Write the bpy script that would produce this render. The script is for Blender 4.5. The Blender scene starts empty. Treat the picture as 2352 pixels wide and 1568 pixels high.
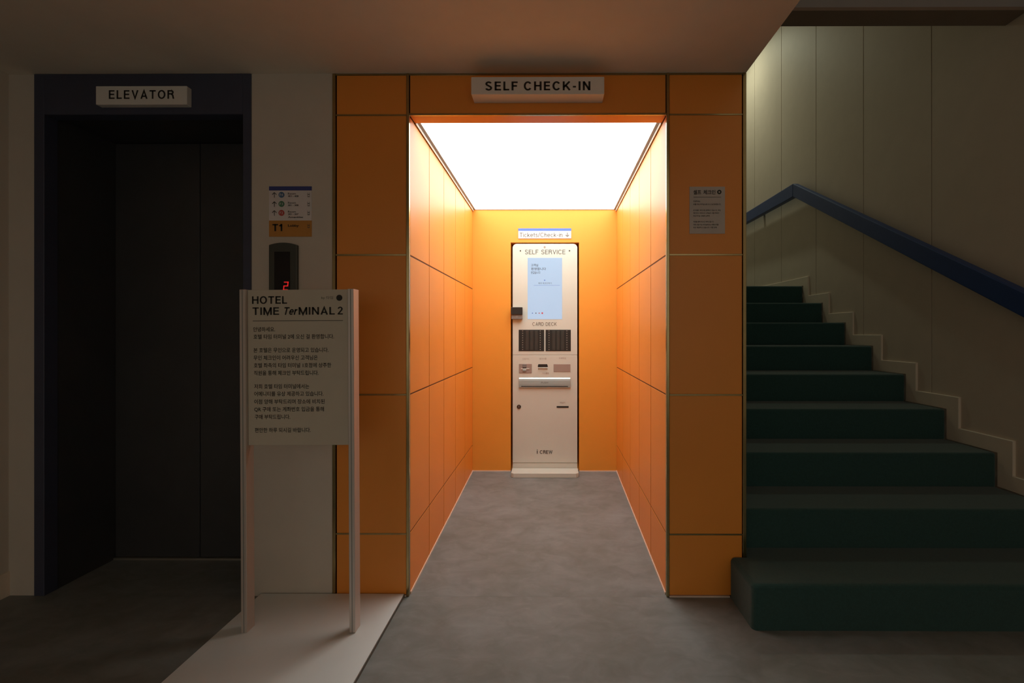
import bpy, bmesh, math, random
from mathutils import Vector, Matrix

# ------------------------------------------------------------------ camera, world, exposure
SC = bpy.context.scene
COL = SC.collection
R = math.radians
EYE = 1.214
YAW = 0.25
FPX = 1070.0
cam_d = bpy.data.cameras.new('camera')
cam = bpy.data.objects.new('camera', cam_d)
COL.objects.link(cam)
cam.location = (0, 0, EYE)
cam.rotation_euler = (R(90), 0, R(YAW))
cam_d.sensor_width = 36.0
cam_d.lens = 36.0 * FPX / 2352.0
cam_d.shift_x = (1176.0 - (1271.0 - FPX * math.tan(R(YAW)))) / 2352.0
cam_d.shift_y = (763.0 - 784.0) / 2352.0
cam_d.clip_start = 0.02
SC.camera = cam

world = bpy.data.worlds.new('world')
SC.world = world
world.use_nodes = True
world.node_tree.nodes['Background'].inputs[0].default_value = (1.0, 0.87, 0.70, 1)
world.node_tree.nodes['Background'].inputs[1].default_value = 0.50

SC.view_settings.view_transform = 'Standard'
SC.view_settings.look = 'None'
SC.view_settings.gamma = 1.0
SC.view_settings.use_curve_mapping = False
SC.view_settings.exposure = 0.0
SC.cycles.use_denoising = True
SC.cycles.max_bounces = 16
SC.cycles.diffuse_bounces = 10

PANEL_LIGHT = 3.9
LAMP_W = 62.0

# ------------------------------------------------------------------ materials
def lin(c):
    return tuple((v / 12.92 if v <= 0.04045 else ((v + 0.055) / 1.055) ** 2.4) for v in c)

def srgb(r, g, b):
    return lin((r / 255, g / 255, b / 255))

MATS = {}
def mat(name, color, rough=0.5, metal=0.0, spec=0.5, vary=0.06, scale=6.0, bump=0.0, bscale=200.0,
        emit=None, estr=0.0, stretch=(1, 1, 1), color2=None, sheen=0.0):
    m = bpy.data.materials.new(name)
    m.use_nodes = True
    nt = m.node_tree
    b = nt.nodes['Principled BSDF']
    b.inputs['Roughness'].default_value = rough
    b.inputs['Metallic'].default_value = metal
    b.inputs['Specular IOR Level'].default_value = spec
    if sheen:
        b.inputs['Sheen Weight'].default_value = sheen
    tc = nt.nodes.new('ShaderNodeTexCoord')
    mp = nt.nodes.new('ShaderNodeMapping')
    mp.inputs['Scale'].default_value = stretch
    nt.links.new(tc.outputs['Object'], mp.inputs['Vector'])
    n = nt.nodes.new('ShaderNodeTexNoise')
    n.inputs['Scale'].default_value = scale
    n.inputs['Detail'].default_value = 6
    n.inputs['Roughness'].default_value = 0.62
    nt.links.new(mp.outputs['Vector'], n.inputs['Vector'])
    rp = nt.nodes.new('ShaderNodeValToRGB')
    rp.color_ramp.elements[0].position = 0.3
    rp.color_ramp.elements[1].position = 0.7
    lo = tuple(c * (1 - vary) for c in color)
    hi = tuple(min(1, c * (1 + vary)) for c in (color2 or color))
    rp.color_ramp.elements[0].color = (*lo, 1)
    rp.color_ramp.elements[1].color = (*hi, 1)
    nt.links.new(n.outputs['Fac'], rp.inputs['Fac'])
    nt.links.new(rp.outputs['Color'], b.inputs['Base Color'])
    if bump:
        n2 = nt.nodes.new('ShaderNodeTexNoise')
        n2.inputs['Scale'].default_value = bscale
        n2.inputs['Detail'].default_value = 3
        nt.links.new(tc.outputs['Object'], n2.inputs['Vector'])
        bp = nt.nodes.new('ShaderNodeBump')
        bp.inputs['Strength'].default_value = bump
        bp.inputs['Distance'].default_value = 0.003
        nt.links.new(n2.outputs['Fac'], bp.inputs['Height'])
        nt.links.new(bp.outputs['Normal'], b.inputs['Normal'])
    if emit:
        b.inputs['Emission Color'].default_value = (*emit, 1)
        b.inputs['Emission Strength'].default_value = estr
    MATS[name] = m
    return m

ORANGE = (0.87, 0.308, 0.040)
mat('orange_panel', ORANGE, 0.40, spec=0.5, vary=0.03, scale=2)
mat('orange_back', (0.87, 0.365, 0.046), 0.5, spec=0.4, vary=0.02, scale=2)
mat('joint', (0.11, 0.040, 0.012), 0.7, vary=0.1)
mat('brass', (0.42, 0.33, 0.16), 0.22, metal=1.0, vary=0.08, scale=12)
mat('white_wall', (0.60, 0.55, 0.48), 0.8, vary=0.03, bump=0.05)
mat('ceiling_paint', (0.80, 0.74, 0.64), 0.85, vary=0.03, bump=0.05)
mat('cream_panel', (0.66, 0.56, 0.45), 0.6, vary=0.03)
mat('cream_joint', (0.16, 0.13, 0.09), 0.8)
mat('skirt_paint', (0.76, 0.66, 0.54), 0.5, vary=0.03)
mat('grey_paint', (0.40, 0.38, 0.38), 0.8, vary=0.04)
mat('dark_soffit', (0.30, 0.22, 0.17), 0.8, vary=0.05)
mat('base_strip', (0.80, 0.66, 0.56), 0.5, vary=0.03)
mat('lift_metal', (0.060, 0.060, 0.064), 0.45, metal=0.2, vary=0.12, scale=3, bump=0.03)
mat('lift_frame', (0.055, 0.062, 0.105), 0.5, metal=0.1, vary=0.12, scale=3)
mat('lift_sill', (0.55, 0.52, 0.45), 0.35, metal=0.8)
mat('sign_white', (0.76, 0.75, 0.72), 0.5, vary=0.02)
mat('board_white', (0.56, 0.51, 0.415), 0.55, vary=0.03)
mat('ink', (0.018, 0.014, 0.010), 0.6, vary=0.05)
mat('ink_soft', (0.10, 0.085, 0.07), 0.6)
mat('aluminium', (0.62, 0.56, 0.52), 0.42, metal=0.55, vary=0.04, stretch=(1, 1, 0.05), scale=20)
mat('frame_white', (0.85, 0.84, 0.82), 0.5)
mat('frame_grey', (0.30, 0.30, 0.28), 0.5, metal=0.3)
mat('diffuser', (0.9, 0.9, 0.9), 0.6, emit=(0.80, 1.0, 1.0), estr=PANEL_LIGHT)
mat('platform_white', (0.72, 0.76, 0.77), 0.5, vary=0.03, scale=3)
mat('platform_edge', (0.12, 0.115, 0.10), 0.6)
mat('carpet', (0.030, 0.078, 0.074), 0.95, spec=0.15, vary=0.12, scale=90, bump=0.5, bscale=420, sheen=0.28)
mat('rail_blue', (0.020, 0.058, 0.21), 0.45, vary=0.06)
mat('kiosk_cream', (0.67, 0.71, 0.65), 0.42, vary=0.015)
mat('kiosk_dark', (0.035, 0.028, 0.022), 0.6, vary=0.1)
mat('deck_black', (0.022, 0.020, 0.018), 0.4, vary=0.1)
mat('deck_slot', (0.045, 0.043, 0.038), 0.35, vary=0.1)
mat('deck_pin', (0.30, 0.29, 0.26), 0.4)
mat('grey_plastic', (0.36, 0.29, 0.255), 0.5)
mat('mid_grey', (0.22, 0.21, 0.20), 0.45)
mat('steel', (0.50, 0.56, 0.56), 0.42, metal=0.8, vary=0.05, stretch=(0.1, 1, 1), scale=40)
mat('key_bronze', (0.10, 0.05, 0.03), 0.35, metal=0.7)
mat('screen', (0.10, 0.14, 0.19), 0.3, emit=srgb(188, 210, 236), estr=0.78)
mat('screen_ink', (0.05, 0.06, 0.09), 0.6)
mat('screen_red', (0.6, 0.05, 0.08), 0.6)
mat('sticker_blue', (0.10, 0.19, 0.62), 0.5)
mat('sticker_white', (0.70, 0.67, 0.68), 0.5)
mat('sticker_yellow', (0.55, 0.25, 0.045), 0.5)
mat('dot_blue', (0.07, 0.16, 0.32), 0.5)
mat('dot_green', (0.05, 0.20, 0.10), 0.5)
mat('dot_red', (0.50, 0.045, 0.035), 0.5)
mat('strip_navy', (0.04, 0.055, 0.24), 0.5)
mat('call_body', (0.075, 0.08, 0.07), 0.35, metal=0.4)
mat('call_black', (0.006, 0.006, 0.009), 0.15)
mat('led_red', (0.5, 0.02, 0.02), 0.5, emit=(1.0, 0.03, 0.03), estr=0.5)
mat('paper', (0.56, 0.50, 0.46), 0.7)
mat('lamp_metal', (0.7, 0.7, 0.68), 0.4)
mat('lamp_glow', (0.9, 0.9, 0.85), 0.5, emit=(0.95, 1.0, 0.78), estr=12)

# the floor: mottled grey-brown vinyl with a smeared concrete look
def floor_material():
    m = bpy.data.materials.new('floor_vinyl')
    m.use_nodes = True
    nt = m.node_tree
    b = nt.nodes['Principled BSDF']
    tc = nt.nodes.new('ShaderNodeTexCoord')
    def noise(scale, detail, stretch, dist=0.0):
        mp = nt.nodes.new('ShaderNodeMapping')
        mp.inputs['Scale'].default_value = stretch
        nt.links.new(tc.outputs['Object'], mp.inputs['Vector'])
        n = nt.nodes.new('ShaderNodeTexNoise')
        n.inputs['Scale'].default_value = scale
        n.inputs['Detail'].default_value = detail
        n.inputs['Roughness'].default_value = 0.6
        n.inputs['Distortion'].default_value = dist
        nt.links.new(mp.outputs['Vector'], n.inputs['Vector'])
        return n
    def ramp(n, p0, c0, p1, c1):
        r = nt.nodes.new('ShaderNodeValToRGB')
        r.color_ramp.elements[0].position = p0
        r.color_ramp.elements[1].position = p1
        r.color_ramp.elements[0].color = (*c0, 1)
        r.color_ramp.elements[1].color = (*c1, 1)
        nt.links.new(n.outputs['Fac'], r.inputs['Fac'])
        return r
    r1 = ramp(noise(3.2, 8, (1, 1.0, 1), 0.6), 0.32, (0.200, 0.210, 0.200), 0.70, (0.255, 0.272, 0.278))
    r2 = ramp(noise(9.0, 8, (0.8, 1.25, 1), 0.8), 0.35, (0.85, 0.84, 0.82), 0.72, (1.10, 1.10, 1.10))
    r3 = ramp(noise(26.0, 6, (0.7, 1.4, 1), 0.3), 0.60, (1.0, 1.0, 1.0), 0.78, (1.16, 1.16, 1.15))
    def mul(a, c):
        x = nt.nodes.new('ShaderNodeMix')
        x.data_type = 'RGBA'; x.blend_type = 'MULTIPLY'
        x.inputs[0].default_value = 1.0
        nt.links.new(a, x.inputs[6]); nt.links.new(c, x.inputs[7])
        return x.outputs[2]
    c = mul(mul(r1.outputs['Color'], r2.outputs['Color']), r3.outputs['Color'])
    nt.links.new(c, b.inputs['Base Color'])
    b.inputs['Roughness'].default_value = 0.62
    b.inputs['Specular IOR Level'].default_value = 0.35
    MATS['floor_vinyl'] = m
floor_material()

# ------------------------------------------------------------------ builders
def wloc(o):
    v = Vector((0, 0, 0))
    while o:
        v += o.location
        o = o.parent
    return v

def tag(o, label=None, cat=None, group=None, kind=None):
    if label: o['label'] = label
    if cat: o['category'] = cat
    if group: o['group'] = group
    if kind: o['kind'] = kind
    return o

def empty(name, loc, label=None, cat=None, kind=None, parent=None):
    o = bpy.data.objects.new(name, None)
    COL.objects.link(o)
    o.empty_display_size = 0.05
    o.location = Vector(loc) - (wloc(parent) if parent else Vector())
    o.parent = parent
    return tag(o, label, cat, None, kind)

def link(name, me, m, center, parent):
    if m is not None and not me.materials:
        me.materials.append(MATS[m])
    o = bpy.data.objects.new(name, me)
    COL.objects.link(o)
    o.location = Vector(center) - (wloc(parent) if parent else Vector())
    o.parent = parent
    return o

CACHE = {}
def box(name, x0, x1, y0, y1, z0, z1, m, parent=None, bevel=0.0, seg=1):
    dx, dy, dz = x1 - x0, y1 - y0, z1 - z0
    key = (round(dx, 5), round(dy, 5), round(dz, 5), m, bevel, seg)
    me = CACHE.get(key)
    if me is None:
        bm = bmesh.new()
        bmesh.ops.create_cube(bm, size=1)
        bmesh.ops.scale(bm, vec=(dx, dy, dz), verts=bm.verts)
        if bevel:
            bmesh.ops.bevel(bm, geom=bm.edges[:], offset=bevel, segments=seg, profile=0.5, affect='EDGES')
        me = bpy.data.meshes.new(name)
        bm.to_mesh(me); bm.free()
        CACHE[key] = me
    return link(name, me, m, ((x0 + x1) / 2, (y0 + y1) / 2, (z0 + z1) / 2), parent)

def multi_box(name, boxes, m, parent=None):
    bm = bmesh.new()
    c = Vector(((boxes[0][0] + boxes[0][1]) / 2, (boxes[0][2] + boxes[0][3]) / 2, (boxes[0][4] + boxes[0][5]) / 2))
    for x0, x1, y0, y1, z0, z1 in boxes:
        mtx = Matrix.Translation(Vector(((x0 + x1) / 2, (y0 + y1) / 2, (z0 + z1) / 2)) - c) @ Matrix.Diagonal((x1 - x0, y1 - y0, z1 - z0, 1))
        bmesh.ops.create_cube(bm, size=1, matrix=mtx)
    me = bpy.data.meshes.new(name)
    bm.to_mesh(me); bm.free()
    return link(name, me, m, c, parent)

def prism(name, pts, axis, lo, hi, m, parent=None, bevel=0.0, seg=2, bevel_sel=None, smooth=False):
    """polygon pts extruded along axis. axis 'x': pts=(y,z); 'y': pts=(x,z); 'z': pts=(x,y)."""
    def P(a, b, t):
        return {'x': (t, a, b), 'y': (a, t, b), 'z': (a, b, t)}[axis]
    ca = sum(p[0] for p in pts) / len(pts); cb = sum(p[1] for p in pts) / len(pts)
    c = Vector(P(ca, cb, (lo + hi) / 2))
    bm = bmesh.new()
    v0 = [bm.verts.new(Vector(P(a, b, lo)) - c) for a, b in pts]
    v1 = [bm.verts.new(Vector(P(a, b, hi)) - c) for a, b in pts]
    bm.faces.new(v0); bm.faces.new(v1[::-1])
    n = len(pts)
    for i in range(n):
        bm.faces.new((v0[i], v0[(i + 1) % n], v1[(i + 1) % n], v1[i]))
    bmesh.ops.recalc_face_normals(bm, faces=bm.faces[:])
    if bevel:
        es = [e for e in bm.edges if bevel_sel is None or bevel_sel([v.co + c for v in e.verts])]
        bmesh.ops.bevel(bm, geom=es, offset=bevel, segments=seg, profile=0.5, affect='EDGES')
    me = bpy.data.meshes.new(name)
    bm.to_mesh(me); bm.free()
    if smooth:
        for p in me.polygons: p.use_smooth = True
    return link(name, me, m, c, parent)

def disc(name, cx, cz, y0, y1, r, m, parent=None, n=28, r_in=0.0):
    if not r_in:
        return prism(name, [(cx + r * math.cos(2 * math.pi * i / n), cz + r * math.sin(2 * math.pi * i / n)) for i in range(n)], 'y', y0, y1, m, parent)
    bm = bmesh.new()
    rings = []
    for rr, yy in ((r, y0), (r_in, y0), (r_in, y1), (r, y1)):
        rings.append([bm.verts.new((rr * math.cos(2 * math.pi * i / n), yy - y0, rr * math.sin(2 * math.pi * i / n))) for i in range(n)])
    for k in range(4):
        a, b = rings[k], rings[(k + 1) % 4]
        for i in range(n):
            bm.faces.new((a[i], a[(i + 1) % n], b[(i + 1) % n], b[i]))
    bmesh.ops.recalc_face_normals(bm, faces=bm.faces[:])
    me = bpy.data.meshes.new(name)
    bm.to_mesh(me); bm.free()
    return link(name, me, m, (cx, y0, cz), parent)

def text(name, body, y, m, parent, x0=None, x1=None, zb=0.0, zt=None, size=None, align='left',
         bold=0.0, shear=0.0, spacing=1.0, depth=0.0006):
    """lettering on a wall-parallel face at depth y, facing -Y. With zt the ink box is fitted to x0..x1, zb..zt;
    else em size is used, baseline at zb, and the width is fitted when x1 is given."""
    cu = bpy.data.curves.new(name, 'FONT')
    cu.body = body
    cu.size = 1.0
    cu.offset = bold
    cu.shear = shear
    cu.space_character = spacing
    cu.resolution_u = 3
    cu.extrude = 0.0
    ob = bpy.data.objects.new('tmp_text', cu)
    COL.objects.link(ob)
    me = bpy.data.meshes.new_from_object(ob)
    bpy.data.objects.remove(ob)
    bpy.data.curves.remove(cu)
    xs = [v.co.x for v in me.vertices]; ys = [v.co.y for v in me.vertices]
    bx0, bx1, by0, by1 = min(xs), max(xs), min(ys), max(ys)
    if zt is not None:
        sx = (x1 - x0) / (bx1 - bx0); sz = (zt - zb) / (by1 - by0)
        ox, oz = x0 - bx0 * sx, zb - by0 * sz
    else:
        sz = size
        sx = (x1 - x0) / (bx1 - bx0) if x1 is not None else size
        ox, oz = x0 - bx0 * sx, zb
        if align == 'center' and x1 is None:
            ox = x0 - (bx0 + bx1) / 2 * sx
    c = Vector((ox + (bx0 + bx1) / 2 * sx, y, oz + (by0 + by1) / 2 * sz))
    for v in me.vertices:
        v.co = Vector((ox + v.co.x * sx, y - depth, oz + v.co.y * sz)) - c
    me.name = name
    me.materials.clear()
    return link(name, me, m, c, parent)

# ---- grotesque lettering drawn as strokes (cap height 1); each glyph: width, list of centre-line polylines
def _arc(cx, cy, rx, ry, a0, a1, n=14):
    return [(cx + rx * math.cos(R(a0 + (a1 - a0) * i / n)), cy + ry * math.sin(R(a0 + (a1 - a0) * i / n))) for i in range(n + 1)]

def glyph(ch, t):
    h = t / 2
    def mid(w, k=1.0): return k * w
    if ch == ' ': return 0.28, []
    if ch == '-': return 0.34, [[(0.03, 0.40), (0.31, 0.40)]]
    if ch == '/': return 0.32, [[(0.02, -0.02), (0.30, 1.02)]]
    if ch == 'I': return t, [[(h, 0), (h, 1)]]
    if ch == 'E': return 0.57, [[(h, 0), (h, 1)], [(h, h), (0.57, h)], [(h, 0.52), (0.53, 0.52)], [(h, 1 - h), (0.56, 1 - h)]]
    if ch == 'F': return 0.54, [[(h, 0), (h, 1)], [(h, 0.50), (0.48, 0.50)], [(h, 1 - h), (0.54, 1 - h)]]
    if ch == 'L': return 0.52, [[(h, 0), (h, 1)], [(h, h), (0.52, h)]]
    if ch == 'T': return 0.62, [[(0.31, 0), (0.31, 1)], [(0, 1 - h), (0.62, 1 - h)]]
    if ch == 'H': return 0.68, [[(h, 0), (h, 1)], [(0.68 - h, 0), (0.68 - h, 1)], [(h, 0.52), (0.68 - h, 0.52)]]
    if ch == 'N': return 0.68, [[(h, 0), (h, 1)], [(0.68 - h, 0), (0.68 - h, 1)], [(h, 1 - h * .3), (0.68 - h, h * .3)]]
    if ch == 'M': return 0.82, [[(h, 0), (h, 1)], [(0.82 - h, 0), (0.82 - h, 1)], [(h * 1.1, 1 - h * .4), (0.41, h * .6), (0.82 - h * 1.1, 1 - h * .4)]]
    if ch == 'V': return 0.68, [[(h * .9, 1), (0.34, h * .8), (0.68 - h * .9, 1)]]
    if ch == 'A': return 0.70, [[(h * .9, 0), (0.35, 1 - h * .8), (0.70 - h * .9, 0)], [(0.15, 0.30), (0.55, 0.30)]]
    if ch == 'W': return 0.98, [[(h * .9, 1), (0.27, h * .8), (0.49, 1 - h), (0.71, h * .8), (0.98 - h * .9, 1)]]
    if ch == 'K': return 0.68, [[(h, 0), (h, 1)], [(h, 0.34), (0.62, 0.985)], [(0.27, 0.58), (0.635, 0.01)]]
    if ch == 'O': return 0.76, [_arc(0.38, 0.5, 0.38 - h, 0.515 - h, 0, 360, 40)]
    if ch == 'C': return 0.72, [_arc(0.37, 0.5, 0.37 - h, 0.515 - h, 36, 324, 34)]
    if ch == 'D': return 0.68, [[(h, 0), (h, 1)], [(h, h), (0.30, h)] + _arc(0.30, 0.5, 0.38 - h, 0.5 - h, -90, 90, 20) + [(h, 1 - h)]]
    if ch == 'R': return 0.66, [[(h, 0), (h, 1)], [(h, 1 - h), (0.38, 1 - h)] + _arc(0.38, 0.745, 0.24 - h, 0.255 - h, 90, -90, 14) + [(h, 0.49 + h)],
                                [(0.36, 0.49 + h)] + _arc(0.40, 0.30, 0.19 - h * .6, 0.20, 80, 0, 8) + [(0.60, 0.0)]]
    if ch == 'S': return 0.64, [_arc(0.32, 0.745, 0.285 - h, 0.27 - h, 18, 90, 8) + _arc(0.31, 0.745, 0.28 - h, 0.27 - h, 90, 235, 14)
                                + _arc(0.33, 0.27, 0.295 - h, 0.285 - h, 62, -90, 14) + _arc(0.32, 0.27, 0.305 - h, 0.285 - h, -90, -168, 8)]
    if ch == '2': return 0.54, [_arc(0.275, 0.715, 0.255 - h, 0.29 - h, 172, -28, 18) + [(0.20, 0.26), (0.085, h + 0.01)], [(0.02, h), (0.54, h)]]
    if ch == '1': return 0.34, [[(0.34 - h, 0), (0.34 - h, 1)], [(0.0, 0.745), (0.16, 0.775), (0.34 - h, 0.98)]]
    if ch == 'e': return 0.54, [[(0.05, 0.37), (0.49, 0.37)] + _arc(0.27, 0.37, 0.27 - h, 0.385 - h, 0, 318, 26)]
    if ch == 'r': return 0.33, [[(h, 0), (h, 0.74)], [(h, 0.40)] + _arc(0.30, 0.42, 0.30 - h, 0.325 - h, 165, 88, 8) + [(0.33, 0.745 - h)]]
    if ch == 'i': return t, [[(h, 0), (h, 0.73)], [(h, 0.86), (h, 1)]]
    if ch == 'c': return 0.50, [_arc(0.27, 0.37, 0.27 - h, 0.385 - h, 42, 318, 24)]
    if ch == 'k': return 0.50, [[(h, 0), (h, 1)], [(h, 0.27), (0.46, 0.73)], [(0.20, 0.44), (0.47, 0.01)]]
    if ch == 't': return 0.28, [[(0.13, 0.94), (0.13, 0.14), (0.20, h), (0.28, h)], [(0, 0.73 - h), (0.27, 0.73 - h)]]
    if ch == 's': return 0.46, [_arc(0.23, 0.55, 0.205 - h, 0.20 - h, 10, 90, 6) + _arc(0.23, 0.55, 0.205 - h, 0.20 - h, 90, 235, 10)
                                + _arc(0.235, 0.195, 0.22 - h, 0.21 - h, 62, -90, 10) + _arc(0.23, 0.195, 0.225 - h, 0.21 - h, -90, -170, 6)]
    if ch == 'h': return 0.50, [[(h, 0), (h, 1)], [(h, 0.45)] + _arc(0.26, 0.46, 0.24 - h, 0.285 - h, 150, 0, 12) + [(0.50 - h, 0)]]
    if ch == 'n': return 0.50, [[(h, 0), (h, 0.73)], [(h, 0.45)] + _arc(0.26, 0.46, 0.24 - h, 0.285 - h, 150, 0, 12) + [(0.50 - h, 0)]]
    raise ValueError(ch)

def ribbon(bm, pts, h):
    n = len(pts)
    P = [Vector(p) for p in pts]
    closed = (P[0] - P[-1]).length < 1e-6
    L, Rr = [], []
    for i in range(n):
        a = P[i - 1] if i > 0 else (P[-2] if closed else None)
        b = P[i + 1] if i < n - 1 else (P[1] if closed else None)
        d1 = (P[i] - a).normalized() if a is not None else None
        d2 = (b - P[i]).normalized() if b is not None else None
        d1 = d1 or d2; d2 = d2 or d1
        n1 = Vector((-d1.y, d1.x)); n2 = Vector((-d2.y, d2.x))
        m_ = (n1 + n2)
        m_ = m_.normalized() if m_.length > 1e-6 else n1
        k = h / max(0.35, m_.dot(n1))
        L.append(P[i] + m_ * k); Rr.append(P[i] - m_ * k)
    for i in range(n - 1):
        q = [L[i], L[i + 1], Rr[i + 1], Rr[i]]
        bm.faces.new([bm.verts.new((v.x, 0, v.y)) for v in q])

def sign_text(name, body, y, m, parent, x0, x1, zb, zt, weight=0.15, track=0.10, shear=0.0, depth=0.0006):
    """stroke lettering fitted so that the caps run x0..x1, zb..zt on a face at depth y, facing -Y"""
    bm = bmesh.new()
    x = 0.0
    for ch in body:
        w, lines = glyph(ch, weight)
        for ln in lines:
            ribbon(bm, [(x + p[0] + shear * p[1], p[1]) for p in ln], weight / 2)
        x += w + track
    W = x - track + shear
    sx, sz = (x1 - x0) / W, zt - zb
    for v in bm.verts:
        v.co = Vector(((v.co.x - W / 2) * sx, 0, (v.co.z - 0.5) * sz))
    for f in bm.faces:
        f.normal_update()
        if f.normal.y > 0: f.normal_flip()
    me = bpy.data.meshes.new(name)
    bm.to_mesh(me); bm.free()
    return link(name, me, m, ((x0 + x1) / 2, y - depth, (zb + zt) / 2), parent)

S = 'structure'
random.seed(4)

# ------------------------------------------------------------------ dimensions (metres; camera above the origin, +Y into the picture)
YF = 2.14            # front wall plane
YB = 3.83            # back wall of the alcove
AL, AR = -0.664, 0.520
CL, CR = -1.012, 0.884   # outer edges of the orange cladding
HC = 2.404           # lobby ceiling
HL = 2.213           # lintel underside
RISE_BACK = 0.070    # the alcove floor ramps up a little
XW = 2.44            # stair side wall
XL = -2.515          # left wall
H, RUN, Y1 = 0.185, 0.330, 1.900

# ------------------------------------------------------------------ setting
tag(box('floor', XL - 2.0, 4.0, -9.0, 3.2, -0.08, 0.0, 'floor_vinyl'), 'grey-brown mottled vinyl lobby floor', kind=S)
tag(prism('floor_alcove', [(YF, 0.0002), (YB + 0.05, RISE_BACK + 0.002), (YB + 0.05, -0.02), (YF, -0.02)], 'x', AL, AR, 'floor_vinyl'),
    'grey-brown vinyl floor of the check-in alcove rising slightly', kind=S)
tag(box('ceiling', XL - 0.1, CR, -2.6, YF + 0.02, HC, HC + 0.35, 'ceiling_paint'), 'plain plaster lobby ceiling', kind=S)
tag(box('wall_left', XL - 0.12, XL, -2.6, YF, 0, HC, 'white_wall'), 'plain white left lobby wall', kind=S)
tag(box('baseboard_left', XL, XL + 0.006, -2.6, YF, 0.0, 0.112, 'skirt_paint'), 'low white skirting on the left wall', kind=S)
DX0, DX1 = -2.392, -1.390
tag(prism('wall_front', [(XL - 0.12, 0), (DX0, 0), (DX0, HC), (DX1, HC), (DX1, 0), (CL - 0.006, 0), (CL - 0.006, HC + 0.3), (XL - 0.12, HC + 0.3)],
          'y', YF, YF + 0.16, 'white_wall'), 'white front wall either side of the elevator', kind=S)

# orange cladding of the alcove front
JZ = [0.0, 0.287, 0.927, 1.570, 2.213, HC - 0.006]
wall_or = tag(multi_box('wall_portal', [
    (CL, AL - 0.012, YF + 0.012, YF + 0.14, 0, HC + 0.2), (AR + 0.012, CR - 0.004, YF + 0.012, YF + 0.14, 0, HC + 0.2),
    (AL, AR, YF + 0.012, YF + 0.075, HL + 0.006, HC + 0.2)], 'joint'), 'orange panelled portal around the check-in alcove', kind=S)
G = 0.003
def clad(x0, x1, z0, z1):
    box('panel', x0 + G, x1 - G, YF, YF + 0.012, z0 + G, z1 - G, 'orange_panel', wall_or, 0.0012)
for i in range(5):
    clad(CL + 0.012, AL - 0.010, JZ[i] + (0.006 if i == 0 else 0), JZ[i + 1])
    clad(AR + 0.010, CR - 0.016, JZ[i] + (0.006 if i == 0 else 0), JZ[i + 1])
clad(AL + 0.002, AR - 0.002, JZ[4], JZ[5])
box('lintel_panel', AL + 0.002, AR - 0.002, YF + 0.004, YF + 0.085, HL, HL + 0.006, 'orange_panel', wall_or, 0.001)
for x0, x1 in ((CL - 0.004, CL + 0.010), (AL - 0.012, AL + 0.001), (AR - 0.001, AR + 0.012), (CR - 0.016, CR)):
    box('brass_strip', x0, x1, YF - 0.004, YF + 0.016, 0.002, HC - 0.001, 'brass', wall_or, 0.0015)
for z in JZ[1:5]:
    box('brass_strip', CL + 0.010, AL - 0.012, YF - 0.0015, YF + 0.010, z - 0.004, z + 0.004, 'brass', wall_or, 0.001)
    box('brass_strip', AR + 0.012, CR - 0.016, YF - 0.0015, YF + 0.010, z - 0.004, z + 0.004, 'brass', wall_or, 0.001)
box('brass_strip', AL + 0.001, AR - 0.001, YF - 0.0015, YF + 0.010, JZ[4] - 0.001, JZ[4] + 0.008, 'brass', wall_or, 0.001)
box('brass_strip', CL + 0.010, CR - 0.016, YF - 0.001, YF + 0.010, HC - 0.009, HC - 0.001, 'brass', wall_or, 0.001)
box('floor_strip', AR + 0.012, CR - 0.075, YF - 0.003, YF + 0.01, 0.0, 0.006, 'base_strip', wall_or)
box('floor_strip', CL + 0.012, AL - 0.012, YF - 0.003, YF + 0.01, 0.0, 0.006, 'base_strip', wall_or)

# alcove side walls: five columns of panels, four rows, recessed joints
DP = (YB - YF - 0.016) / 5
for side, xa, sgn in (('left', AL, -1), ('right', AR, 1)):
    xs = sorted((xa + sgn * 0.002, xa + sgn * 0.05))
    w = tag(box('wall_alcove_' + side, xs[0], xs[1], YF + 0.016, YB + 0.05, -0.02, HL + 0.03, 'joint'),
            'orange panelled %s wall of the check-in alcove' % side, kind=S)
    xp = sorted((xa, xa + sgn * 0.010))
    for c in range(5):
        for r_ in range(4):
            y0 = YF + 0.016 + c * DP; y1 = y0 + DP
            box('panel', xp[0], xp[1], y0 + 0.0035, y1 - 0.0035, JZ[r_] + 0.0035, JZ[r_ + 1] - 0.0035, 'orange_panel', w, 0.0006)
    xb = sorted((xa, xa - sgn * 0.004))
    prism('floor_strip', [(YF + 0.02, 0.0), (YB, RISE_BACK), (YB, RISE_BACK + 0.011), (YF + 0.02, 0.011)], 'x', xb[0], xb[1], 'base_strip', w)

# alcove back wall with the niche the machine stands in
BS = FPX / YB                       # px per metre on the back wall
kx = lambda px: (px - 1271.0) / BS
kz = lambda py: EYE + (763.0 - py) / BS
NX0, NX1, NZ = kx(1173), kx(1330), kz(556.5)
wb = tag(prism('wall_alcove_back', [(AL - 0.05, -0.02), (NX0, -0.02), (NX0, NZ), (NX1, NZ), (NX1, -0.02), (AR + 0.05, -0.02), (AR + 0.05, HL + 0.05), (AL - 0.05, HL + 0.05)],
         'y', YB, YB + 0.30, 'orange_back'), 'plain orange back wall of the check-in alcove', kind=S)
box('niche_back', NX0, NX1, YB + 0.301, YB + 0.32, 0, NZ, 'joint', wb)
for x0, x1 in ((AL, NX0), (NX1, AR)):
    box('floor_strip', x0, x1, YB - 0.004, YB, RISE_BACK, RISE_BACK + 0.009, 'base_strip', wb)

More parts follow.
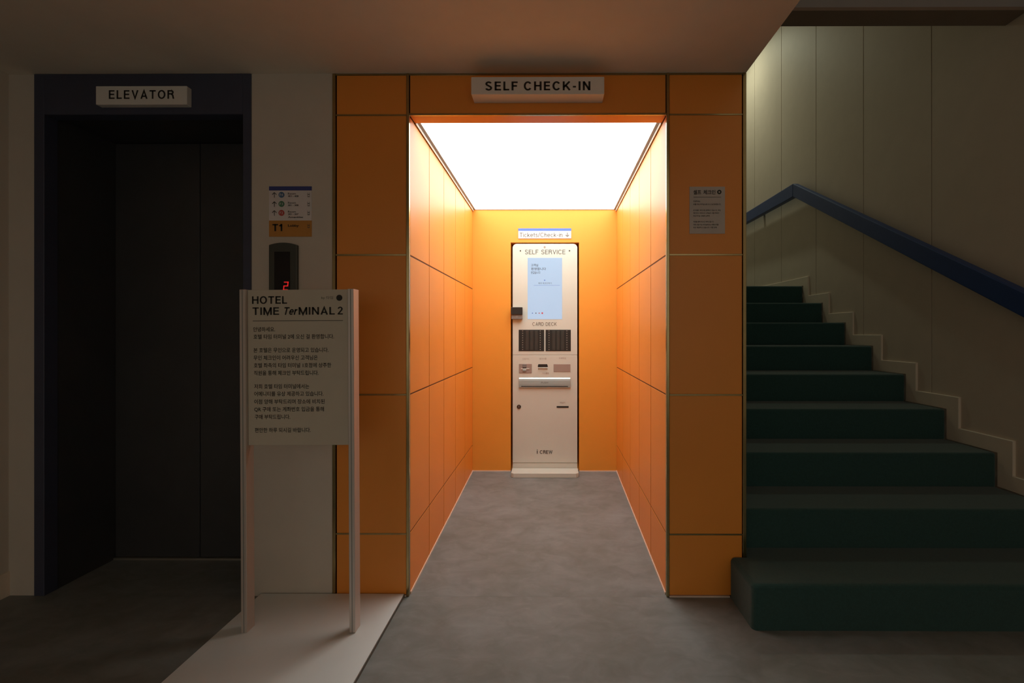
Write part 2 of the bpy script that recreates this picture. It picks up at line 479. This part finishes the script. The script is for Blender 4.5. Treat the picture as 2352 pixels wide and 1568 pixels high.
# luminous ceiling of the alcove
ZP = 2.223
lp = empty('luminous_ceiling', ((AL + AR) / 2, (YF + YB) / 2, ZP), 'large glowing white light panel filling the alcove ceiling', 'ceiling light')
YP0, YP1 = YF + 0.086, YB - 0.001
box('diffuser', AL + 0.024, AR - 0.024, YP0, YP1 - 0.006, ZP, ZP + 0.012, 'diffuser', lp)
for x0, x1, mm, dz in ((AL + 0.004, AL + 0.008, 'frame_white', -0.014), (AL + 0.008, AL + 0.024, 'frame_grey', 0.001), (AR - 0.008, AR - 0.004, 'frame_white', -0.014), (AR - 0.024, AR - 0.008, 'frame_grey', 0.001)):
    box('frame_rail', x0, x1, YP0, YP1, ZP + dz, ZP + 0.014, mm, lp)
box('frame_rail', AL + 0.004, AR - 0.004, YP1 - 0.006, YP1, ZP - 0.001, ZP + 0.014, 'frame_grey', lp)
box('housing', AL - 0.04, AR + 0.04, YF + 0.08, YB + 0.05, ZP + 0.0145, ZP + 0.05, 'frame_white', lp)

# ------------------------------------------------------------------ elevator
ev = tag(empty('door_1', ((DX0 + DX1) / 2, YF, 0)), 'dark navy elevator doorway with recessed two-leaf doors', None, None, S)
OX0, OX1, OZ, YD = -2.345, -1.427, 2.216, 2.486
box('jamb', DX0, OX0, YF - 0.006, YF + 0.055, 0, HC - 0.001, 'lift_frame', ev, 0.002)
box('jamb', OX1, DX1, YF - 0.006, YF + 0.055, 0, HC - 0.001, 'lift_frame', ev, 0.002)
box('header', OX0, OX1, YF - 0.006, YF + 0.055, OZ, HC - 0.001, 'lift_frame', ev, 0.002)
box('reveal', OX0 - 0.05, OX0 - 0.003, YF + 0.055, YD + 0.06, 0, OZ + 0.01, 'lift_metal', ev)
box('reveal', OX1 + 0.003, OX1 + 0.037, YF + 0.055, YD + 0.06, 0, OZ + 0.01, 'lift_metal', ev)
box('reveal_top', OX0 - 0.05, OX1 + 0.037, YF + 0.055, YD + 0.06, OZ + 0.010, OZ + 0.05, 'lift_metal', ev)
XM = -1.893
box('door_leaf', OX0 - 0.002, XM - 0.002, YD, YD + 0.03, 0.012, OZ + 0.008, 'lift_metal', ev, 0.002)
box('door_leaf', XM + 0.002, OX1 + 0.002, YD, YD + 0.03, 0.012, OZ + 0.008, 'lift_metal', ev, 0.002)
box('door_back', OX0 - 0.05, OX1 + 0.037, YD + 0.034, YD + 0.06, 0, OZ + 0.01, 'lift_metal', ev)
box('sill', OX0 - 0.002, OX1 + 0.002, YD - 0.012, YD + 0.03, 0.0, 0.010, 'lift_sill', ev)

# front wall pixel scale helpers for things mounted on the front wall
fx = lambda px: (px - 1271.0) / 500.0
fz = lambda py: EYE + (763.0 - py) / 500.0

es = empty('elevator_sign', (fx(325), YF - 0.006, fz(241)), 'small white box sign reading ELEVATOR above the dark doorway', 'sign')
YE = YF - 0.036
se = FPX / YE
ex = lambda px: (px - 1271.0) / se
ez = lambda py: EYE + (763.0 - py) / se
box('body', ex(215), ex(426), YE, YF - 0.006, ez(238), ez(195), 'sign_white', es, 0.002)
sign_text('lettering', 'ELEVATOR', YE, 'ink', es, ex(246), ex(397), ez(225), ez(205), 0.16, 0.20)

ss = empty('check_in_sign', (-0.069, YF, 2.266), 'thick white box sign reading SELF CHECK-IN over the orange alcove', 'sign')
YS = 2.058
s2 = FPX / YS
sx_ = lambda px: (px - 1271.0) / s2
sz_ = lambda py: EYE + (763.0 - py) / s2
box('body', sx_(1082), sx_(1388), YS, YF, sz_(216), sz_(176), 'sign_white', ss, 0.002)
sign_text('lettering', 'SELF', YS, 'ink', ss, sx_(1114), sx_(1189), sz_(207.5), sz_(187), 0.18, 0.20)
sign_text('lettering', 'CHECK-IN', YS, 'ink', ss, sx_(1203), sx_(1356), sz_(207.5), sz_(187), 0.18, 0.20)

# floor directory sticker
fd = empty('floor_directory', (fx(666), YF, fz(543)), 'small floor directory with blue top band and amber T1 lobby field', 'sign')
YD1 = YF - 0.003
box('white_field', fx(617), fx(715), YD1, YF, fz(506), fz(437), 'sticker_white', fd)
box('blue_band', fx(617), fx(715), YD1, YF, fz(437), fz(427.5), 'strip_navy', fd)
box('amber_field', fx(617), fx(715), YD1, YF, fz(543), fz(506), 'sticker_yellow', fd)
def arrow(name, cx, zb, zt, w, y, m, parent, down=False, th=0.0022):
    s = -1 if down else 1
    b, t = (zt, zb) if down else (zb, zt)
    hw = w / 2
    pts = [(cx - th / 2, b), (cx + th / 2, b), (cx + th / 2, t - s * th * 2.2), (cx + hw - th * .3, t - s * hw - s * th * 0.9), (cx + hw, t - s * hw + s * th * .4),
           (cx, t), (cx - hw, t - s * hw + s * th * .4), (cx - hw + th * .3, t - s * hw - s * th * 0.9), (cx - th / 2, t - s * th * 2.2)]
    return prism(name, pts, 'y', y - 0.001, y, m, parent)
for py, dm, n, sub in ((447, 'dot_blue', '4', '401 - 408'), (468, 'dot_green', '3', '301 - 308'), (488.5, 'dot_red', '2', '201 - 207')):
    arrow('arrow', fx(629.5), fz(py + 6.5), fz(py - 6), 0.020, YD1, 'ink', fd)
    disc('floor_disc', fx(646), fz(py), YD1 - 0.001, YD1, 0.0134, dm, fd)
    text('lettering', 'F' + n, YD1 - 0.001, 'sticker_white', fd, fx(642), fx(650), fz(py + 3), fz(py - 3))
    text('lettering', 'Room', YD1, 'ink', fd, fx(661), fx(679), fz(py - 0.5), fz(py - 5), bold=0.01)
    text('lettering', sub, YD1, 'ink', fd, fx(661), fx(685), fz(py + 5), fz(py + 1), bold=0.02)
    text('lettering', 'ㅂ', YD1, 'ink_soft', fd, fx(706), fx(711), fz(py + 5), fz(py - 5))
text('lettering', 'Amenities', YD1, 'ink', fd, fx(661), fx(696), fz(500), fz(496.5), bold=0.03)
sign_text('lettering', 'T1', YD1, 'ink', fd, fx(625), fx(648), fz(530.5), fz(514), 0.19, 0.12)
text('lettering', 'Lobby', YD1, 'ink', fd, fx(661), fx(686), fz(522), fz(515), bold=0.03)
text('lettering', 'ㅂ', YD1, 'ink_soft', fd, fx(706), fx(711), fz(523), fz(513))

# elevator indicator panel
ci = empty('elevator_indicator', (fx(653), YF, 1.16), 'dark arched elevator indicator showing a red 2', 'indicator')
ax0, ax1, azt = fx(621), fx(685), fz(563.5)
pts = [(ax0, 1.16), (ax1, 1.16), (ax1, azt)]
for i in range(1, 10):
    t = i / 10
    pts.append((ax1 + (ax0 - ax1) * t, azt + 0.011 * 4 * t * (1 - t)))
pts.append((ax0, azt))
prism('body', pts, 'y', YF - 0.018, YF, 'call_body', ci, 0.002)
box('display', fx(634), fx(670), YF - 0.0195, YF - 0.012, 1.30, fz(579), 'call_black', ci, 0.0006)
def seg_two(x0, x1, zb, zt, y, parent):
    th = 0.0042; sl = 0.12
    zm = (zb + zt) / 2
    bars = [(x0, x1, zt - th, zt), (x0, x1, zm - th / 2, zm + th / 2), (x0, x1, zb, zb + th), (x1 - th, x1, zm, zt), (x0, x0 + th, zb, zm)]
    bm = bmesh.new()
    c = Vector(((x0 + x1) / 2, y, zm))
    for a0, a1, b0, b1 in bars:
        mt = Matrix.Translation(Vector(((a0 + a1) / 2, y, (b0 + b1) / 2)) - c) @ Matrix.Diagonal((a1 - a0, 0.001, b1 - b0, 1))
        bmesh.ops.create_cube(bm, size=1, matrix=mt)
    for v in bm.verts: v.co.x += sl * v.co.z
    me = bpy.data.meshes.new('digit'); bm.to_mesh(me); bm.free()
    return link('digit', me, 'led_red', c, parent)
seg_two(fx(655.5), fx(666), fz(667), fz(647.5), YF - 0.0203, ci)

# printed notice on the right orange column
no = empty('notice', (fx(1623.5), YF, fz(537)), 'printed self check-in notice on the right orange column', 'notice')
YN = YF - 0.003
box('sheet', fx(1583), fx(1664), YN, YF - 0.0002, fz(537), fz(429.5), 'paper', no)
text('lettering', '셀프', YN, 'ink', no, fx(1591.5), fx(1609.5), fz(447.5), fz(437), bold=0.02)
text('lettering', '체크인', YN, 'ink', no, fx(1614.5), fx(1642), fz(447.5), fz(437), bold=0.02)
disc('round_mark', fx(1651), fz(441.8), YN - 0.0008, YN, 0.0100, 'ink', no, r_in=0.0042)
box('rule', fx(1592), fx(1655), YN - 0.0006, YN, fz(454), fz(453.2), 'ink_soft', no)
for py, x1, s in ((462.5, 1608, '안녕하세요.'), (469.5, 1655, '호텔 타임 터미널 2에 오신 걸 환영합니다.'),
                  (483.2, 1654, '본 호텔은 무인으로 운영되고 있습니다. 무인'), (489.6, 1650, '체크인이 어려우신 고객님은 호텔 좌측의'), (496, 1629, '타임 터미널 1호점에 상주한'),
                  (509.5, 1639, '직원을 통해 체크인 부탁드립니다.'), (516.2, 1649, '저희 호텔 타임 터미널에서는 어메니티를'), (522.5, 1645, '유상 제공하고 있습니다. 이점 양해')):
    text('lettering', s, YN, 'ink', no, fx(1591.5), fx(x1), fz(py + 2), size=0.0082, bold=0.01)

# ------------------------------------------------------------------ check-in machine in the niche
YK = YB - 0.004
kio = empty('check_in_kiosk', (kx(1251.5), YK, RISE_BACK), 'tall cream self-service check-in kiosk with blue screen and card decks', 'kiosk')
K0, K1 = kx(1177.5), kx(1326)
KT, KM, KB = kz(560), kz(815), kz(1062)
r0 = 0.034
top = [(K0, KM + 0.001), (K1, KM + 0.001)]
for i in range(9):
    a = math.pi / 2 * i / 8
    top.append((K1 - r0 + r0 * math.cos(a), KT - r0 + r0 * math.sin(a)))
for i in range(9):
    a = math.pi / 2 + math.pi / 2 * i / 8
    top.append((K0 + r0 + r0 * math.cos(a), KT - r0 + r0 * math.sin(a)))
front = lambda vs: all(abs(v.y - YK) < 1e-5 for v in vs)
prism('upper_body', top, 'y', YK, YB + 0.26, 'kiosk_cream', kio, 0.0015, 1, front)
prism('lower_body', [(K0, KB + 0.001), (K1, KB + 0.001), (K1, KM - 0.001), (K0, KM - 0.001)], 'y', YK, YB + 0.26, 'kiosk_cream', kio, 0.0015, 1, front)
box('plinth', K0, K1, YK + 0.004, YB + 0.26, RISE_BACK - 0.01, KB - 0.002, 'kiosk_cream', kio, 0.001)
bx0, bx1 = kx(1177), kx(1327)
prism('base_plate', [(bx0, YK - 0.125), (bx0 + 0.02, YK - 0.145), (bx1 - 0.02, YK - 0.145), (bx1, YK - 0.125), (bx1, YK - 0.001), (bx0, YK - 0.001)],
      'z', RISE_BACK - 0.006, RISE_BACK + 0.030, 'kiosk_cream', kio, 0.003, 2)
ykk = YK
scr = box('screen', kx(1212), kx(1291), YK - 0.002, YK + 0.01, kz(733), kz(592), 'screen', kio, 0.001)
yt = YK - 0.002
for py, xa, xb, s in ((609, 1220, 1236, '고객님'), (617.5, 1220, 1254, '환영합니다'), (626, 1220, 1241, '반갑습니다')):
    text('screen_lettering', s, yt, 'screen_ink', scr, kx(xa), kx(xb), kz(py + 3.2), kz(py - 3.2), bold=0.01)
text('screen_lettering', '예약 체크인하기', yt, 'screen_ink', scr, kx(1236.5), kx(1267), kz(652.5), kz(648.5))
box('screen_rule', kx(1226), kx(1286), yt - 0.0006, yt, kz(655.4), kz(654.9), 'sticker_blue', scr)
disc('screen_mark', kx(1251), kz(643.5), yt - 0.0006, yt, 0.005, 'sticker_blue', scr, 12)
for px, mm in ((1223, 'sticker_blue'), (1231, 'screen_ink'), (1238.5, 'dot_red'), (1245.5, 'screen_red')):
    disc('screen_mark', kx(px), kz(719), yt - 0.0006, yt, 0.007 if px > 1240 else 0.0045, mm, scr, 14)
sign_text('lettering', 'SELF SERVICE', YK, 'ink_soft', kio, kx(1205.5), kx(1298.5), kz(583.8), kz(573.6), 0.12, 0.14)
disc('camera_eye', kx(1251), kz(567.5), YK - 0.002, YK, 0.008, 'grey_plastic', kio, 14)
for px in (1195.3, 1308):
    disc('sensor', kx(px), kz(576), YK - 0.0015, YK, 0.0058, 'kiosk_dark', kio, 14)
sign_text('lettering', 'CARD DECK', YK, 'ink_soft', kio, kx(1223), kx(1278.5), kz(748), kz(740), 0.12, 0.14)
# card reader hung on the left edge
cr = empty('card_reader', (kx(1188), YK, kz(733)), parent=kio)
box('reader_body', kx(1175.5), kx(1200.5), YK - 0.040, YK, kz(733), kz(706), 'mid_grey', cr, 0.002)
box('reader_hood', kx(1175), kx(1201), YK - 0.052, YK - 0.0402, kz(722.5), kz(706), 'deck_black', cr, 0.002)
box('reader_key', kx(1185.5), kx(1190), YK - 0.042, YK - 0.040, kz(729), kz(725.5), 'deck_pin', cr)
# two card decks
for dx0, dx1, pins, slots in ((1191.5, 1250, (1200.5, 1241), (1211, 1221.5, 1232)), (1253, 1311, (1261, 1302), (1272, 1282, 1292))):
    dk = box('card_deck', kx(dx0), kx(dx1), YK - 0.003, YK + 0.02, kz(806), kz(757), 'deck_black', kio, 0.001)
    for s in slots:
        box('slot', kx(s - 3.6), kx(s + 3.6), YK - 0.006, YK - 0.003, kz(804), kz(759.5), 'deck_slot', dk, 0.001)
    bl = []
    for p in pins:
        for i in range(9):
            z = kz(759.8 + i * 5.3)
            bl.append((kx(p) - 0.0032, kx(p) + 0.0032, YK - 0.0042, YK - 0.003, z - 0.0034, z + 0.0034))
    tag(multi_box('pins', bl, 'deck_pin', dk), kind='stuff')
for px, py, s, w in ((1208, 824, '신용카드', 16), (1247, 823.5, '영수증', 17), (1291.5, 822.5, '지폐투입', 16), (1253, 857, '거스름돈', 16), (1292, 924.5, '객실키', 12)):
    text('lettering', s, YK, 'grey_plastic', kio, kx(px - w / 2), kx(px + w / 2), kz(py + 2.2), kz(py - 2.2))
ib = box('card_inserter', kx(1192), kx(1221.5), YK - 0.004, YK + 0.01, kz(856.5), kz(835), 'grey_plastic', kio, 0.002)
box('card_slot', kx(1200.5), kx(1209), YK - 0.010, YK - 0.004, kz(843.5), kz(836), 'mid_grey', ib, 0.001)
box('card_slot', kx(1200.5), kx(1209), YK - 0.006, YK - 0.004, kz(845.6), kz(843.6), 'deck_black', ib)
box('card_tongue', kx(1196.5), kx(1216), YK - 0.008, YK - 0.004, kz(847.5), kz(845.6), 'kiosk_cream', ib, 0.001)
box('card_tongue', kx(1200.5), kx(1209), YK - 0.012, YK - 0.004, kz(852), kz(847.6), 'steel', ib, 0.001)
hx0, hx1 = kx(1235), kx(1258.5)
rs = prism('receipt_slot', [(hx0, kz(841)), (hx0 + 0.006, kz(836)), (hx1 - 0.006, kz(836)), (hx1, kz(841)), (hx1 - 0.004, kz(843)), (hx0 + 0.004, kz(843))], 'y', YK - 0.0015, YK, 'deck_black', kio)
prism('receipt_lip', [(YK, kz(843.2)), (YK - 0.012, kz(844.2)), (YK, kz(848.5))], 'x', hx0 + 0.003, hx1 - 0.003, 'kiosk_cream', kio)
box('bill_plate', kx(1271.5), kx(1310), YK - 0.003, YK, kz(853.5), kz(836), 'grey_plastic', kio, 0.001)
# brushed steel change tray, leaning flap
ty0, ty1 = kx(1192), kx(1310)
tr = prism('change_tray', [(YK, kz(888.5)), (YK - 0.016, kz(888.5)), (YK - 0.0148, kz(881)), (YK - 0.012, kz(874)), (YK - 0.008, kz(869.5)), (YK - 0.001, kz(866.5)), (YK, kz(866.5))], 'x', ty0, ty1, 'steel', kio, 0.001, 1)
box('tray_gap', ty0 + 0.02, ty1 - 0.02, YK - 0.0166, YK - 0.014, kz(887.4), kz(885.6), 'deck_black', tr)
text('tray_lettering', 'PUSH', YK - 0.0155, 'mid_grey', tr, kx(1243), kx(1259), kz(879.5), kz(876))
lk = disc('lock', kx(1192), kz(933.5), YK - 0.006, YK, 0.0165, 'key_bronze', kio)
box('keyway', kx(1191.3), kx(1192.7), YK - 0.0068, YK - 0.006, kz(935.6), kz(930.6), 'deck_pin', lk)
box('key_slot', kx(1278.5), kx(1306), YK - 0.003, YK, kz(935.8), kz(932), 'deck_black', kio, 0.0006)
sign_text('logo_lettering', 'i', YK, 'ink', kio, kx(1233), kx(1234.8), kz(1041.5), kz(1031.5))
sign_text('logo_lettering', 'CREW', YK, 'ink', kio, kx(1240), kx(1269), kz(1041.5), kz(1033.5), 0.16, 0.12)

tk = empty('tickets_sign', (kx(1251), YB, kz(548)), 'small white and blue Tickets/Check-in sign above the kiosk', 'sign')
box('plate', kx(1190.5), kx(1312), YB - 0.006, YB, kz(548), kz(530.5), 'sticker_white', tk, 0.0008)
box('blue_band', kx(1190.5), kx(1312), YB - 0.006, YB, kz(530.4), kz(524.5), 'sticker_blue', tk, 0.0008)
sign_text('lettering', 'Tickets/Check-in', YB - 0.006, 'mid_grey', tk, kx(1193.5), kx(1292), kz(544.5), kz(534.5), 0.13, 0.09)
arrow('arrow', kx(1303), kz(544.5), kz(534.5), 0.030, YB - 0.006, 'mid_grey', tk, True, 0.006)

# ------------------------------------------------------------------ white platform and sign stand
HP = 0.016
pf = empty('floor_platform', (-1.01, 0.7, 0), 'low white platform board on the floor under the sign stand', 'platform')
box('core', -1.342, -0.683, -0.9, YF - 0.006, 0.0005, HP - 0.004, 'platform_edge', pf)
box('top_sheet', -1.342, -0.685, -0.9, YF - 0.006, HP - 0.004, HP, 'platform_white', pf, 0.001)

YT = 1.852
sp = FPX / YT
px_ = lambda p: (p - 1271.0) / sp
pz_ = lambda p: EYE + (763.0 - p) / sp
ST = empty('sign_stand', ((px_(550) + px_(810)) / 2, YT, HP), 'white hotel information board held between two aluminium posts', 'sign stand')
ZT = pz_(663.5)
pw = 0.0235
for x0 in (px_(551.5), px_(801.5)):
    po = box('post', x0, x0 + pw, YT, YT + 0.050, HP, ZT, 'aluminium', ST, 0.0012)
    box('groove', x0 + pw * 0.42, x0 + pw * 0.58, YT - 0.0006, YT + 0.001, HP + 0.002, ZT - 0.002, 'frame_grey', po)
YBD = YT + 0.014
sb = FPX / YBD
bx_ = lambda p: (p - 1271.0) / sb
bz_ = lambda p: EYE + (763.0 - p) / sb
bd = box('board', px_(551.5) + pw + 0.0005, px_(801.5) - 0.0005, YBD, YBD + 0.020, bz_(1022.5), ZT - 0.001, 'board_white', ST, 0.001)
sign_text('lettering', 'HOTEL', YBD, 'ink', bd, bx_(581), bx_(662), bz_(697), bz_(679.5), 0.17, 0.12)
sign_text('lettering', 'TIME', YBD, 'ink', bd, bx_(582), bx_(643.5), bz_(722.5), bz_(705), 0.165, 0.13)
sign_text('lettering', 'Ter', YBD, 'ink', bd, bx_(652), bx_(687.5), bz_(722.5), bz_(705), 0.165, 0.06, shear=0.22)
sign_text('lettering', 'MINAL', YBD, 'ink', bd, bx_(688.5), bx_(772), bz_(722.5), bz_(705), 0.165, 0.13)
sign_text('lettering', '2', YBD, 'ink', bd, bx_(778), bx_(790.5), bz_(722.5), bz_(704.5), 0.155)
text('lettering', 'by 타임', YBD, 'ink_soft', bd, bx_(741), bx_(768), bz_(688), bz_(680))
disc('round_mark', bx_(782.5), bz_(684), YBD - 0.0008, YBD, 0.0122, 'ink', bd)
box('rule', bx_(582.5), bx_(790.5), YBD - 0.0006, YBD, bz_(737), bz_(735.6), 'ink_soft', bd)
LINES = [(755.5, 583.5, 634, '안녕하세요.'), (772.5, 584, 770, '호텔 타임 터미널 2에 오신 걸 환영합니다.'),
         (803.5, 584, 757, '본 호텔은 무인으로 운영되고 있습니다.'), (821, 584, 732, '무인 체크인이 어려우신 고객님은'),
         (838.5, 584.5, 763, '호텔 좌측의 타임 터미널 1호점에 상주한'), (856, 584.5, 734, '직원을 통해 체크인 부탁드립니다.'),
         (887, 585, 712, '저희 호텔 타임 터미널에서는'), (904, 585, 745, '어메니티를 유상 제공하고 있습니다.'),
         (922, 585, 747.5, '이점 양해 부탁드리며 장소에 비치된'), (939.5, 585, 746, 'QR 구매 또는 계좌번호 입금을 통해'),
         (957, 586, 668, '구매 부탁드립니다.'), (987.5, 586, 715, '편안한 하루 되시길 바랍니다.')]
for py, xa, xb, s in LINES:
    text('lettering', s, YBD, 'ink', bd, bx_(xa), bx_(xb), bz_(py + 4.6), size=0.0205, bold=0.013)
ST.rotation_euler = (0, R(-0.30), 0)

# ------------------------------------------------------------------ stairs
stairs = empty('staircase', (1.66, 2.2, 0), 'dark green carpeted staircase climbing beside the orange portal', 'stairs')
XS0, XS1 = CR + 0.004, XW - 0.014
RN = 0.016
def st_y(i): return Y1 + (i - 1) * RUN
def nose(y):
    return lambda vs: (all(v.z > zt - 1e-4 for v in vs) and all(abs(v.y - y) < 1e-4 for v in vs)) or (all(abs(v.y - y) < 1e-4 for v in vs) and abs(vs[0].z - vs[1].z) > 0.05 and vs[0].x > 2.3) or (all(v.z > zt - 1e-4 for v in vs) and all(v.x > 2.3 for v in vs))
for i in range(1, 10):
    zt = i * H
    y0 = st_y(i)
    y1 = y0 + RUN + 0.12 if i < 9 else 6.55
    zb_ = (i - 1) * H
    if i == 1:
        pts = [(0.812, y0), (XW - 0.014, y0), (XW - 0.014, y1), (XS0, y1), (XS0, YF - 0.006), (0.812, YF - 0.006)]
        sel = lambda vs: (all(v.z > zt - 1e-4 for v in vs) and (all(abs(v.y - Y1) < 1e-4 for v in vs) or all(v.x < 0.82 for v in vs))) or (abs(vs[0].z - vs[1].z) > 0.05 and all(v.x < 0.82 and v.y < 2.0 for v in vs))
        prism('step', pts, 'z', zb_, zt, 'carpet', stairs, 0.020, 4, sel)
    else:
        prism('step', [(XS0, y0), (XS1, y0), (XS1, y1), (XS0, y1)], 'z', zb_ + 0.0005, zt, 'carpet', stairs, RN, 4, nose(y0))

# stepped skirting
pts = []
for i in range(1, 10):
    y = st_y(i) - 0.09
    pts += [(y, (i - 1) * H + 0.085 if i > 1 else 0.0), (y, i * H + 0.085)]
pts += [(6.55, 9 * H + 0.085), (6.55, 9 * H)]
for i in range(9, 0, -1):
    pts += [(st_y(i), i * H), (st_y(i), (i - 1) * H)]
tag(prism('baseboard_right', pts, 'x', XW - 0.013, XW, 'skirt_paint', None, 0.003, 1, lambda vs: all(v.x < XW - 0.01 for v in vs)),
    'pale stepped skirting following the stairs', kind=S)

# panelled stair wall
wr = tag(box('wall_right', XW + 0.012, XW + 0.15, -2.6, 6.7, 0, 5.2, 'cream_joint'), 'cream panelled wall beside the stairs', kind=S)
yj = 3.017
ys = [yj + k * 0.660 for k in range(-8, 6)] + [6.70]
for a, b in zip(ys[:-1], ys[1:]):
    box('panel', XW, XW + 0.012, a + 0.0025, b - 0.0025, 0.0, 5.2, 'cream_panel', wr, 0.0015)
tag(box('wall_stairwell_left', CR - 0.03, CR - 0.002, YF + 0.02, 6.7, 0, HC - 0.001, 'white_wall'), 'hidden left wall of the stairwell', kind=S)
tag(box('wall_stairwell_upper', CR - 0.12, CR, -2.6, 6.7, HC + 0.351, 5.2, 'white_wall'), 'upper left wall of the stairwell', kind=S)
tag(box('wall_stairwell_upper_rear', CR - 0.12, CR, YF + 0.021, 6.7, HC, HC + 0.35, 'white_wall'), 'upper rear left wall of the stairwell', kind=S)
tag(box('wall_stairwell_back', CR - 0.12, XW + 0.15, 6.70, 6.82, 0, 5.2, 'white_wall'), 'end wall of the stairwell landing', kind=S)
tag(box('ceiling_stairwell', CR - 0.12, XW + 0.15, -2.6, 6.82, 5.2, 5.3, 'ceiling_paint'), 'high stairwell ceiling', kind=S)
bm_ = tag(box('trim_1', CR, XW - 0.001, 2.402, 2.525, 2.868, 2.885, 'dark_soffit'), 'dark soffit of the beam crossing above the stairs', kind=S)
box('beam_face', CR, XW - 0.001, 2.402, 2.525, 2.885, 3.40, 'grey_paint', bm_)

# ------------------------------------------------------------------ handrail
hr = empty('handrail', (XW, 4.55, 2.5), 'broad blue handrail bending level at the landing on the panelled wall', 'handrail')
RX0, RX1 = 2.335, 2.390
PY, PZ = 4.555, 2.664
SL = H / RUN
TH = 0.128
ye = 1.62
prism('sloped_rail', [(PY, PZ), (PY, PZ - TH), (ye, PZ - TH - SL * (PY - ye)), (ye, PZ - SL * (PY - ye))], 'x', RX0, RX1, 'rail_blue', hr, 0.006, 2)
prism('level_rail', [(PY, PZ), (6.5, PZ), (6.5, PZ - TH + 0.012), (PY, PZ - TH)], 'x', RX0, RX1, 'rail_blue', hr, 0.006, 2)
for y in (2.0, 3.3, 4.3, 5.4):
    z = PZ - max(0, PY - y) * SL - 0.07
    box('bracket', RX1 - 0.002, XW, y - 0.02, y + 0.02, z - 0.02, z + 0.02, 'rail_blue', hr)

# ------------------------------------------------------------------ stairwell lamp (washes the panelled wall from above)
LX, LY, LZ = 1.90, 5.70, 4.90
lampo = empty('stairwell_lamp', (LX, LY, 5.2), 'hanging stairwell downlight lighting the panelled wall', 'lamp')
box('rod', LX - 0.006, LX + 0.006, LY - 0.006, LY + 0.006, LZ + 0.10, 5.2, 'lamp_metal', lampo)
prism('shade', [(LX + 0.06 * math.cos(2 * math.pi * i / 24), LY + 0.06 * math.sin(2 * math.pi * i / 24)) for i in range(24)], 'z', LZ + 0.012, LZ + 0.10, 'lamp_metal', lampo)
prism('glass', [(LX + 0.05 * math.cos(2 * math.pi * i / 24), LY + 0.05 * math.sin(2 * math.pi * i / 24)) for i in range(24)], 'z', LZ, LZ + 0.012, 'lamp_glow', lampo)
ld = bpy.data.lights.new('stairwell_light', 'SPOT')
ld.energy = LAMP_W
ld.color = (0.93, 1.0, 0.76)
ld.spot_size = R(150)
ld.spot_blend = 1.0
ld.shadow_soft_size = 0.06
lo = bpy.data.objects.new('stairwell_light', ld)
COL.objects.link(lo)
lo.parent = lampo
lo.location = Vector((LX, LY, LZ - 0.02)) - wloc(lampo)
lo.rotation_euler = (0, 0, 0)
